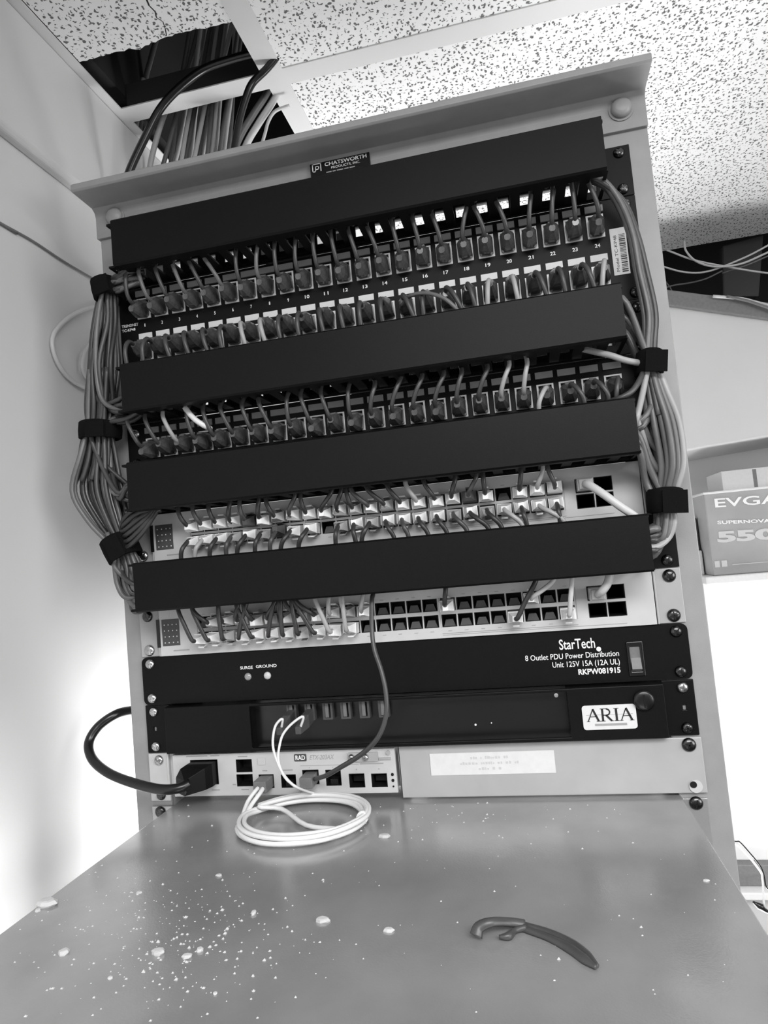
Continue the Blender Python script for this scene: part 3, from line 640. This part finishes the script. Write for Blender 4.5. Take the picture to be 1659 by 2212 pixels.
for i, x in enumerate(XJ):
    z = 329.5; pw = i in (18, 19, 20, 2)
    ordn = ['first', 'second', 'third', 'fourth', 'fifth', 'sixth', 'seventh', 'eighth', 'ninth', 'tenth', 'eleventh', 'twelfth'];
    side = (ordn[i]+' port from its left end') if i < 12 else (ordn[23-i]+' port from its right end')
    if i >= 20:
        dx = (-8, 8, 8, -4)[i-20]; path = [(x, -16, z), (x, -23, z+1), (x+dx*.1, -29, z+1), (x+dx*.5, -35, z-4), (x+dx, -36, z-13), (x+dx, -30, z-24), (x+dx, -20, z-28)]
    else:
        dx = -5 if i in (9, 10) else (R(-9, -2) if i < 8 else (R(-3, 2) if i < 12 else R(5, 12))); path = [(x, -16, z), (x, -23, z+.5), (x+dx*.1, -28, z+5), (x+dx*.5, -31, z+14), (x+dx, -29, z+24), (x+dx+R(-3, 3), -22, z+34)]
    cord_thing(('pale' if pw else 'dark grey')+' patch cord in the plain black patch panel, '+side, place, x, 0, z, BOOTM, path, 1.9, CORDP if pw else CORD, tilt=R(.0, .25), roll=R(-.1, .1))
ordm = ['first', 'second', 'third', 'fourth', 'fifth', 'sixth', 'seventh', 'eighth', 'ninth', 'tenth', 'eleventh', 'twelfth', 'thirteenth', 'fourteenth', 'fifteenth', 'sixteenth', 'seventeenth', 'eighteenth', 'nineteenth', 'twentieth', 'twenty-first', 'twenty-second', 'twenty-third', 'last']
def swcord(sw, name, col, up, dx, m, plug, outup, dz=0, r=1.95, mname='dark'):
    x = PX[col]; z = (sw['_zu'] if up else sw['_zl'])+5.3
    zc = worg(sw).z; top = zc+44; bot = zc
    if outup: path = [(x, -15, z), (x, -21, z), (x+dx*.1, -26, z+(3 if up else 1)), (x+dx*.45, -29, (z*.5+top*.5)), (x+dx*.85, -29, top-1), (x+dx, -24, top+9), (x+dx+R(-3, 3), -16, top+14)]
    else: path = [(x, -15, z), (x, -21, z), (x+dx*.1, -26, z-(1 if up else 3)), (x+dx*.45, -30, (z*.5+bot*.5)), (x+dx*.85, -29, bot+1), (x+dx, -26, bot-9), (x+dx+R(-3, 3), -18, bot-14)]
    cord_thing(mname+' patch cord in the '+name+' silver switch, '+('upper' if up else 'lower')+' row, '+ordm[col]+' column from the left', 'cords in the '+name+' switch', x, -3.5, z, plug, path, r, m, tilt=R(-.12, .12), roll=R(-.06, .06))
for c in range(24):
    for up in (1, 0):
        if (up, c) in ((1, 20), (0, 9)): continue
        k = (c*7+up*3) % 11; m, mn = (CORD3, 'dark') if k < 8 else (CORD, 'grey')
        if (up, c) in ((1, 15), (1, 22), (0, 20), (0, 22), (0, 1)): m, mn = CORDP, 'pale'
        pl = (CLR2 if (c*5+up*2) % 7 in (1, 4) else CLR)[0 if up else 1]
        if c in (4, 18) and up or c in (6,) and not up: pl = DKPL
        if up: dx = {7: 10, 8: -2, 9: 14, 10: 8, 11: -3, 12: -14, 13: -14, 14: -10, 15: -8, 16: -8, 17: 6, 18: 10, 19: 0, 21: 3, 22: 7, 23: -5}.get(c, R(-5, 5))
        else: dx = {7: -9, 8: -8, 10: -2, 11: 2, 13: 8, 14: 6, 15: 9, 16: 9, 17: 12, 18: 16, 19: 12, 20: 15, 21: 3, 22: 20, 23: 1}.get(c, R(-8, 3))
        swcord(sw1, 'upper', c, up, dx, m, pl, bool(up), mname=mn)
for c in range(12):
    for up in (1, 0):
        if (up, c) in ((1, 0), (0, 11)): continue
        m, mn = (CORD3, 'dark') if c < 9 else (CORDP, 'pale')
        dx = R(-20, 16) if c < 10 else R(-4, 6)
        swcord(sw2, 'lower', c, up, dx, m, (CLR2 if (c*3+up) % 5 == 1 else CLR)[0 if up else 1], True, mname=mn)
swcord(sw2, 'lower', 16, 1, 3, CORD3, CLR[0], True); swcord(sw2, 'lower', 20, 0, 22, CORD3, CLR[1], True)
swcord(sw2, 'lower', 21, 1, 22, LGREY, CLR[0], True, mname='pale'); swcord(sw2, 'lower', 23, 0, 6, LGREY, CLR[1], True, mname='pale')
# modules with cords in the slots of the switches
for sw, nm, path in ((sw1, 'upper', [(174.5, -20, 0), (176, -30, -2), (184, -38, -10), (196, -42, -22), (207, -40, -32), (214, -34, -44)]),
                     (sw2, 'lower', [(174.5, -20, 0), (177, -28, 3), (182, -30, 10), (184, -28, 20), (182, -22, 30)])):
    z = sw['_zu']+5.3
    t = thing('module_cable', 'thick pale cord with a square module in the '+nm+' silver switch, upper slot', 'cord', (174.5, -3, z))
    b = MB(); b.box(168.2, 180.8, -17, 8, z-5, z+5); b.box(169.5, 179.5, -20, -17, z-4, z+4); b.build('module', SILVER2, t, bev=.6)
    b = MB(); b.tube([(x, y, z+d) for x, y, d in path], 3.2, sub=5); b.build('cord', LGREY, t)

# ------------------------------------------------------------------ side bundles
def strand(name, label, group, pts, r, m):
    b = MB(); b.tube(pts, r, sub=5, n=7); tag(b.build(name, m), label, 'network cable', group)
def station(c, hw, hy, th, t):                      # a point inside an elliptical section of the bundle
    px, py = c; y = -20; p = at(px, py, y=y); q = at(px+hw, py, y=y); w = q.x-p.x
    return Vector((p.x+w*t*math.cos(th), y+hy*t*math.sin(th), p.z))
def jit(v, s): return v+Vector((R(-s, s), R(-s, s), R(-s, s)))
def slot(i, n):
    g = i*2.399963; return g, math.sqrt((i+.5)/n)
cm = [CORD, CORD2, CORD, CORD, CORD2, CORD, CORD3]
LL = 'grey network cable in the left bundle between the top strap and the second strap'
N = 18
for i in range(N):
    g, t = slot(i, N); k = g
    if i < 9: end = [Vector((-205+R(-6, 10), -24+R(-8, 6), 496+R(-4, 3))), Vector((-222+R(-3, 3), -26+R(-6, 6), 486+R(-6, 4)))]
    else: end = [Vector((-205+R(-6, 6), -22+R(-4, 8), 489+R(-5, 4))), Vector((-222+R(-4, 2), -24+R(-5, 3), 482+R(-6, 4)))]
    lo = [Vector((-230+R(-2, 3), -25+R(-8, 8), 368+R(-8, 12))), Vector((-205+R(-5, 5), -24+R(-10, 10), 372+R(-8, 14)))] if i % 3 == 0 else [station((210, 990), 32, 11, g, t), station((200, 1040), 40, 14, g, t)]
    st3 = station((215, 925), 26, 9, g, t)
    pts = end+[station((236, 628), 15, 8, g, t), station((228, 700), 22, 11, g+.4, t), station((222, 790), 34, 14, g+R(-.3, .3), t), station((218, 870), 30, 11, g+.2, t), st3]+([] if i % 3 == 0 else lo)
    if i % 3 == 0: pts = end+[station((236, 628), 15, 8, g, t), station((228, 720), 28, 12, g, t), station((226, 800), 30, 11, g, t), station((238, 870), 22, 10, g, t)]+[Vector((-224, -26+R(-8, 8), 366+R(-6, 10))), lo[1]]
    strand('network_cable', LL, 'left bundle, upper run', pts, 2.3, cm[i % 7])
LB = 'grey network cable bulging out in the left bundle below the second strap'
N = 22
for i in range(N):
    g, t = slot(i, N)
    top = [Vector((-203+R(-5, 5), -24+R(-8, 8), 372+R(-10, 8))), Vector((-222, -24+R(-8, 8), 364+R(-10, 6)))] if i % 2 else [station((222, 800), 28, 10, g, t), station((218, 870), 28, 9, g, t)]
    side = i % 4 == 3
    mid = [station((215, 925), 27, 9, g, t)]
    if side: pts = top+mid+[station((225, 985), 26, 10, g, t), Vector((-238+R(-3, 5), -26+R(-8, 8), 300+R(-18, 8))), Vector((-222, -26+R(-8, 8), 291+R(-14, 6))), Vector((-200, -24+R(-6, 6), 288+R(-12, 10)))]
    else: pts = top+mid+[station((208, 985), 38, 14, g+.2, t), station((206, 1060), 54, 18, g+.1, t), station((232, 1125), 42, 14, g, t), station((262, 1182), 20, 8, g, t), station((275, 1225), 26, 10, g, t), Vector((-224+R(-5, 4), -27+R(-8, 6), 198+R(-12, 10))), Vector((-205, -25+R(-6, 6), 201+R(-12, 10)))]
    strand('network_cable', LB, 'left bundle, bulging run', pts, 2.2, cm[(i*3) % 7])
LW = 'grey network cable looping from the third strap into the manager between the switches'
for i in range(10):
    g, t = slot(i, 10)
    pts = [station((250, 1150), 22, 9, g, t), station((262, 1185), 19, 8, g, t), station((262, 1222), 14, 8, g, t), station((258+i*1.5, 1262), 8+i, 8, g, t), station((278+i, 1290), 8, 9, g, t), Vector((-226+i*.6, -30+i, 178+i*2.2)), Vector((-204, -26, 184+i*2))]
    strand('network_cable', LW, 'left bundle, lower loops', pts, 2.3, CORD2 if i % 3 else CORD)
for i in range(6):
    g, t = slot(i, 6); z = 262-i*5
    pts = [Vector((-196, -26, 271+R(-4, 6))), Vector((-214, -32, z+10)), Vector((-232, -30, z)), station((268, 1150), 12, 9, g, t), station((266, 1190), 16, 8, g, t), station((285, 1235), 14, 8, g, t), Vector((-212, -26, 204-i*3))]
    strand('network_cable', 'dark network cable curling from the upper switch back to the third strap', 'left bundle, short cables', pts, 2.2, CORD3)
RU = 'grey network cable in the right bundle above its upper strap, from the top manager'
def stn(c, hw, hy, g, t): return station(c, hw, hy, g, t)
for i in range(9):
    g, t = slot(i, 9)
    pts = [Vector((196+R(-8, 4), -24, 500+R(-5, 3))), Vector((212+R(-3, 3), -28+R(-5, 5), 491+R(-3, 3))), stn((1340, 440), 9, 7, g, t), stn((1368, 510), 11, 8, g, t), stn((1385, 590), 16, 8, g, t), stn((1402, 680), 18, 8, g+.2, t), stn((1402, 745), 15, 8, g, t), stn((1402, 785), 15, 8, g, t), stn((1415, 840), 20, 10, g, t), stn((1430, 900), 28, 12, g, t)]
    strand('network_cable', RU, 'right bundle, upper run', pts, 2.2, (CORD, CORD2, CORD)[i % 3])
RM = 'grey network cable in the right bundle between its upper and lower straps'
N = 20
for i in range(N):
    g, t = slot(i, N); j = i % 5
    top = [stn((1398, 760), 14, 8, g, t)]
    if j == 0: top = [Vector((198, -25+R(-6, 6), 384+R(-8, 8))), Vector((216, -28+R(-6, 6), 385+R(-8, 10))), stn((1385, 745), 10, 8, g, t)]
    if j == 1: top = [Vector((198, -25, 366)), Vector((214, -30, 364+R(-3, 8))), stn((1380, 772), 9, 8, g, t)]
    a = [stn((1402, 785), 17, 8, g, t), stn((1418, 850), 26, 12, g, t), stn((1432, 920), 38, 15, g+.2, t)]
    if i % 6 == 5: pts = top+a[:1]+[stn((1408, 850), 16, 9, g, t), Vector((221, -30, 292+R(-4, 4))), Vector((200, -26, 290))]
    else: pts = top+a+[stn((1446, 1000), 34, 15, g+.1, t), stn((1442, 1050), 27, 11, g, t), stn((1436, 1082), 21, 8, g, t), stn((1436, 1130), 24, 10, g, t), stn((1425, 1165), 20, 10, g, t), Vector((221-4*t, -26+R(-8, 8), 207+R(-14, 6))), Vector((205, -26+R(-8, 8), 199+R(-12, 8)))]
    strand('network_cable', RM, 'right bundle, middle run', pts, 2.5, (CORD2, CORD, CORD2, CORDP, CORD)[j])
for i in range(5):
    g, t = slot(i, 5)
    pts = [Vector((196, -26, (302, 298, 284, 280, 276)[i])), Vector((214, -33, (303, 298, 286, 280, 274)[i])), stn(((1405, 955), (1405, 985), (1400, 1010), (1400, 1020), (1395, 1030))[i], 3, 6, g, t), stn(((1450, 1010), (1440, 1040), (1425, 1060), (1418, 1060), (1408, 1062))[i], 3, 6, g, t), stn((1434, 1085), 17, 9, g, t), stn((1432, 1140), 16, 9, g, t), Vector((220, -20-i*4, 190+i*5)), Vector((203, -20-i*3, 190+i*4))]
    strand('network_cable', 'grey network cable curving from the third manager cover into the right lower strap', 'right bundle, entering cables', pts, 2.9, (CORD2, CORDP, CORD2, CORD, CORD2)[i])
def single(label, pts, r, m, y=-42):
    b = MB(); b.tube([at(px, py, y=(q[0] if q else y)) for px, py, *q in pts], r, sub=6); tag(b.build('network_cable', m), label, 'network cable')
single('pale network cable crossing the upper right port area into the right strap', [(1250, 752, -20), (1285, 760, -30), (1320, 768, -36), (1350, 778, -36), (1385, 785, -28)], 2.5, CORDP)
single('white network cable curving down at the left end of the plain patch panel', [(395, 872, -24), (404, 887, -30), (420, 905, -32), (440, 919, -30), (455, 926, -22)], 2.5, CORDW)
single('pale network cable slanting from the upper right strap down to the cover corner', [(1398, 800, -30), (1388, 850, -36), (1375, 905, -44), (1366, 935, -30)], 2.4, CORDP)
single('dark network cable sweeping from the last plain panel port to the right strap', [(1310, 868, -24), (1335, 862, -40), (1365, 845, -40), (1385, 815, -34), (1392, 795, -26)], 2.3, CORD)
single('grey network cable arching over numbered ports 15 to 17 in the lower row', [(868, 660, -20), (885, 640, -32), (920, 633, -40), (960, 645, -44), (990, 672, -42), (1000, 690, -30)], 1.7, CORD2)
# hook-and-loop straps
def strap(label, c, hw, ht, roll, hy=13, tail=0):
    p = at(*c, y=-20); w = at(c[0]+hw, c[1], y=-20).x-p.x; h = ht
    b = MB(); n = 36; R_ = Matrix.Rotation(math.radians(roll), 3, 'Y')
    def ring(z, off):
        return [p+R_@Vector(((w+off)*math.copysign(abs(math.cos(a))**.75, math.cos(a)), (hy+off)*math.copysign(abs(math.sin(a))**.75, math.sin(a)), z+.5*math.sin(3*a))) for a in [k*2*math.pi/n for k in range(n)]]
    rings = [ring(-h/2, 0), ring(-h/2, 1.8), ring(-h/2+.8, 2.6), ring(0, 3), ring(h/2-.8, 2.6), ring(h/2, 1.8), ring(h/2, 0)]
    b.loft(rings+[ring(-h/2, 0)], cap=False, smooth=True)
    o = b.build('cable_strap', VELCRO); tag(o, label, 'hook and loop strap')
    b = MB(); d = Vector((w*.2, -hy-3.4, -h*.1))
    b.loft([[p+R_@(d+Vector((x, y, z))) for x, y in ((-7, 0), (9+tail, .3), (9+tail, -1.4), (-7, -1.4))] for z in (-h/2+1, h/2-.5)]); b.build('tail', VELCRO, o)
strap('black hook-and-loop strap around the top of the left cable bundle', (234, 628), 20, 18, -10)
strap('black hook-and-loop strap at the middle of the left cable bundle', (217, 930), 33, 16, 4, tail=3)
strap('black hook-and-loop strap at the lower end of the left cable bundle', (262, 1183), 25, 22, -25)
strap('black hook-and-loop strap around the upper part of the right cable bundle', (1402, 787), 23, 18, 8)
strap('dark grey hook-and-loop strap around the lower part of the right cable bundle', (1436, 1082), 31, 19, 4, tail=2)

# ------------------------------------------------------------------ cords at the demarcation unit
t = thing('power_cable', 'thick black power cord looping out past the left rail into the demarcation unit', 'power cord', (-184, -3, 27))
pts = [at(330, 1530, y=60), at(285, 1534, y=30), at(250, 1543, y=10), at(212, 1570, y=0), at(192, 1605, y=-8), at(200, 1640, y=-18), at(235, 1670, y=-28), at(290, 1692, y=-36), at(345, 1705, y=-40), at(385, 1703, y=-38), at(410, 1692, y=-32)]
b = MB(); b.tube(pts, 4.3, sub=6, n=12); b.build('cord', BLACK2, t)
b = MB(); e = at(410, 1692, y=-32)
def sq(c, w, h, ax=(1, 0, 0)):
    ax = Vector(ax).normalized(); return [c+ax*a*w/2+Vector((0, 0, 1))*d*h/2 for a, d in ((-1, -1), (1, -1), (1, 1), (-1, 1))]
b.loft([sq(e+Vector((-3, -2, -2)), 8, 9, (.6, -.8, 0)), sq(Vector((-196, -26, 22)), 17, 13, (.8, -.6, 0)), sq(Vector((-187, -19, 26)), 24, 19), sq(Vector((-184, -12, 27)), 25, 20), sq(Vector((-184, 8, 27)), 24.5, 19.5)])
b.build('plug', BLACK, t, bev=1.2)
def rjplug(t, x, z, y, m, body=MGREY):
    b = MB(); b.box(x-5.8, x+5.8, y-14, 6, z-4.5, z+4.5); b.build('plug', body, t, bev=.6)
t = thing('patch_cable', 'long grey patch cord hanging from the lower switch to a demarcation unit port', 'patch cord', (-83, -3, 20))
P = [at(806, 1283, y=-24), at(803, 1300, y=-30), at(803, 1350, y=-33), at(808, 1400, y=-38), at(824, 1450, y=-44), at(834, 1500, y=-48), at(833, 1550, y=-50), at(815, 1595, y=-50), at(780, 1630, y=-44), at(735, 1658, y=-34), at(705, 1675, y=-26), at(680, 1683, y=-16)]
b = MB(); b.tube(P, 2.0, sub=6); b.build('cord', CORD, t); rjplug(t, -82.8, 19.5, -3, CORD)
# white pair: from sockets down to the coil
t = thing('coiled_cable', 'white twin cord coiled on the shelf and plugged into the demarcation unit', 'cord', (-85, -50, ZS))
def coil(cx, cy, rx_, ry, z, ph=0, n=14, turns=1, drift=0):
    return [Vector((cx+rx_*math.cos(ph+k*2*math.pi/n)+drift*k/n, cy+ry*math.sin(ph+k*2*math.pi/n), z+R(0, .8))) for k in range(int(n*turns)+1)]
cx, cy = -76, -50
pts = [Vector((-126, -16, 17)), Vector((-127, -22, 16)), Vector((-131, -30, 10)), Vector((-131, -42, 3))]
pts += coil(cx, cy, 53, 45, 1.5, math.pi*.98, turns=.98) + coil(cx-1, cy+1, 50, 42, 4, math.pi, turns=.98, drift=1) + coil(cx+2, cy, 53, 46, 6, math.pi, turns=.97)
b = MB(); b.tube(pts, 1.9, sub=4); b.build('cord', CORDW, t)
pts = [Vector((-122, -16, 17)), Vector((-122, -24, 15)), Vector((-126, -34, 9)), Vector((-127, -46, 4))] + coil(cx, cy-3, 50, 44, 2.5, math.pi*1.0, turns=.97) + coil(cx+3, cy, 50, 41, 6.5, math.pi*1.02, turns=.95) + [Vector((-100, -32, 4)), Vector((-70, -58, 1)), Vector((-40, -66, 1))]
b = MB(); b.tube(pts, 1.9, sub=4); b.build('cord', CORDW, t)
b = MB(); b.box(-130.5, -118.5, -19, 6, 12.5, 22.5); b.build('plug', MGREY, t, bev=.7)
b = MB(); b.loft([[Vector((cx+51+4.5*math.cos(a), -52+w, 4.5+5*math.sin(a))) for a in [k*math.pi/8 for k in range(16)]] for w in (-3, 3)], smooth=True); b.build('twist_tie', CLEAR, t)
for lab, s0, path in (('left', (-96, 71), [(610, 1553), (596, 1566), (590, 1590), (590, 1615), (597, 1640), (612, 1672), (640, 1700), (690, 1716), (760, 1722)]),
                      ('right', (-79, 71), [(655, 1548), (632, 1562), (612, 1585), (604, 1610), (601, 1640), (610, 1670), (628, 1692), (662, 1712), (740, 1728)])):
    t = thing('usb_cable', 'thin white cord from the '+lab+'most filled socket of the black unit down to the coil', 'cord', (s0[0], 0, s0[1]))
    b = MB(); b.loft([sq(Vector((s0[0], 2, s0[1]+3)), 6, 11), sq(Vector((s0[0], -16, s0[1]+1)), 7, 11), sq(Vector((s0[0]-3, -28, s0[1]-4)), 5, 6)]); b.build('plug', DGREY, t, bev=.6)
    PP = [Vector((s0[0]-2, -25, s0[1]-3))]+[at(px, py, y=-30-i*1.2) for i, (px, py) in enumerate(path[:-2])]+[at(*path[-2], z=ZS+7), at(*path[-1], z=ZS+6)]
    b = MB(); b.tube(PP, 1.1, sub=5); b.build('cord', CORDW, t)

# ------------------------------------------------------------------ on the shelf
t = thing('cable_tie_strap', 'dark curled strap with a ring end lying on the right of the shelf', 'strap', (100, -205, ZS))
P = [at(px, py, z=ZS+1.5) for px, py in ((1112, 1993), (1137, 2000), (1188, 2015), (1235, 2038), (1268, 2064), (1292, 2088))]
b = MB(); b.tube(P, 3, sub=6, radii=[1.8, 1.9, 1.9, 2.2, 2.4, 1], flat=.6)
P = [at(px, py, z=ZS+1.5) for px, py in ((1125, 2003), (1140, 2009), (1186, 2026), (1230, 2049), (1262, 2072), (1288, 2090))]
b.tube(P, 3, sub=6, radii=[1.8, 1.9, 1.9, 2.6, 2.6, 1], flat=.6); b.build('strap_tail', CORD, t)
P = [at(px, py, z=ZS+zz) for px, py, zz in ((1134, 1996, 3), (1100, 1992, 5), (1062, 1992, 8), (1035, 2003, 6), (1028, 2022, 2.5))]
b = MB(); b.tube(P, 3, sub=6, radii=[2.4, 2.4, 2.4, 3, 3.6], flat=.5); b.build('ring', CORD, t)
P = [at(px, py, z=ZS+2) for px, py in ((1136, 2003), (1112, 2010), (1098, 2022), (1078, 2024))]
b = MB(); b.tube(P, 2, sub=5, radii=[1.8, 1.6, 2.2, 1]); b.build('inner_loop', CORD, t)
def chip(px, py, s, label, k=1):
    s *= .68
    p = at(px, py, z=ZS); b = MB(); n = 7; rings = []
    for zz, q in ((0, .9), (.35, 1), (.8, .8), (.9, .55)):
        rings.append([p+Vector((math.cos(a)*s*q*k*R(.8, 1.15), math.sin(a)*s*q*R(.8, 1.15), zz*s*.8)) for a in [j*2*math.pi/n for j in range(n)]])
    b.loft(rings); return tag(b.build('plaster_chip', PLASTER), label, 'plaster chip')
chip(102, 1956, 8, 'largest rounded plaster chip on the left edge of the shelf', 1.3)
chip(82, 1968, 3, 'small plaster chip touching the largest one at the shelf edge')
chip(138, 2060, 4.6, 'blocky plaster chip near the lower left of the shelf')
chip(342, 2060, 4.8, 'bright plaster chip in the lower left, middle of the crumb field', 1.3)
chip(404, 2068, 3.4, 'thin plaster chip just right of the bright one in the crumb field', 1.4)
chip(432, 2054, 3.2, 'small pale chip, right end of the cluster in the crumb field')
chip(548, 1974, 3.6, 'upright chip left of the flat chip in the middle of the shelf', .7)
chip(697, 1990, 4.2, 'flat oblong chip in the middle of the shelf', 1.6)
chip(840, 2011, 3.2, 'small bright chip in the centre front of the shelf', 1.5)
chip(831, 1808, 4.2, 'white oblong chip right of the coiled cord', 1.8)
chip(473, 1892, 2.4, 'small chip below left of the coiled cord', 1.5)
chip(301, 1929, 2.4, 'small chip between coiled cord and the left shelf edge', 1.4)
chip(238, 2114, 2.2, 'small chip beneath the bright one near the lower left')
chip(1526, 1903, 1.8, 'tiny chip near the right edge of the shelf', 1.8)
chip(465, 2147, 1.8, 'tiny chip at the front, below the crumb field')
b = MB()
def crumb(p, s):
    b.add([p+Vector((-s, -s*.6, 0)), p+Vector((s, -s*.5, 0)), p+Vector((s*R(.2, .9), s, 0)), p+Vector((-s*.8, s*.7, 0)), p+Vector((R(-.3, .3)*s, 0, s*R(.7, 1.3)))], [(0, 1, 4), (1, 2, 4), (2, 3, 4), (3, 0, 4), (3, 2, 1, 0)])
for _ in range(380):
    px, py = random.gauss(360, 170), random.gauss(2020, 85)
    p = at(px, py, z=ZS)
    if p.x > -212 and p.y < -10 and p.y > -380: crumb(p, abs(random.gauss(0, .36))+.22)
for _ in range(110):
    p = at(random.gauss(900, 230), random.gauss(1765, 35), z=ZS)
    if -212 < p.x < 215 and -300 < p.y < -4: crumb(p, abs(random.gauss(0, .4))+.22)
for _ in range(70):
    p = at(R(350, 1600), R(1800, 2190), z=ZS)
    if -212 < p.x < 215 and p.y < -10: crumb(p, abs(random.gauss(0, .3))+.2)
o = b.build('plaster_crumbs', PLASTER); tag(o, 'scattered white plaster crumbs and dust over the grey shelf', 'crumbs'); o['kind'] = 'stuff'

for o in list(bpy.data.objects):
    for k in ('_o', '_zu', '_zl'):
        if k in o: del o[k]
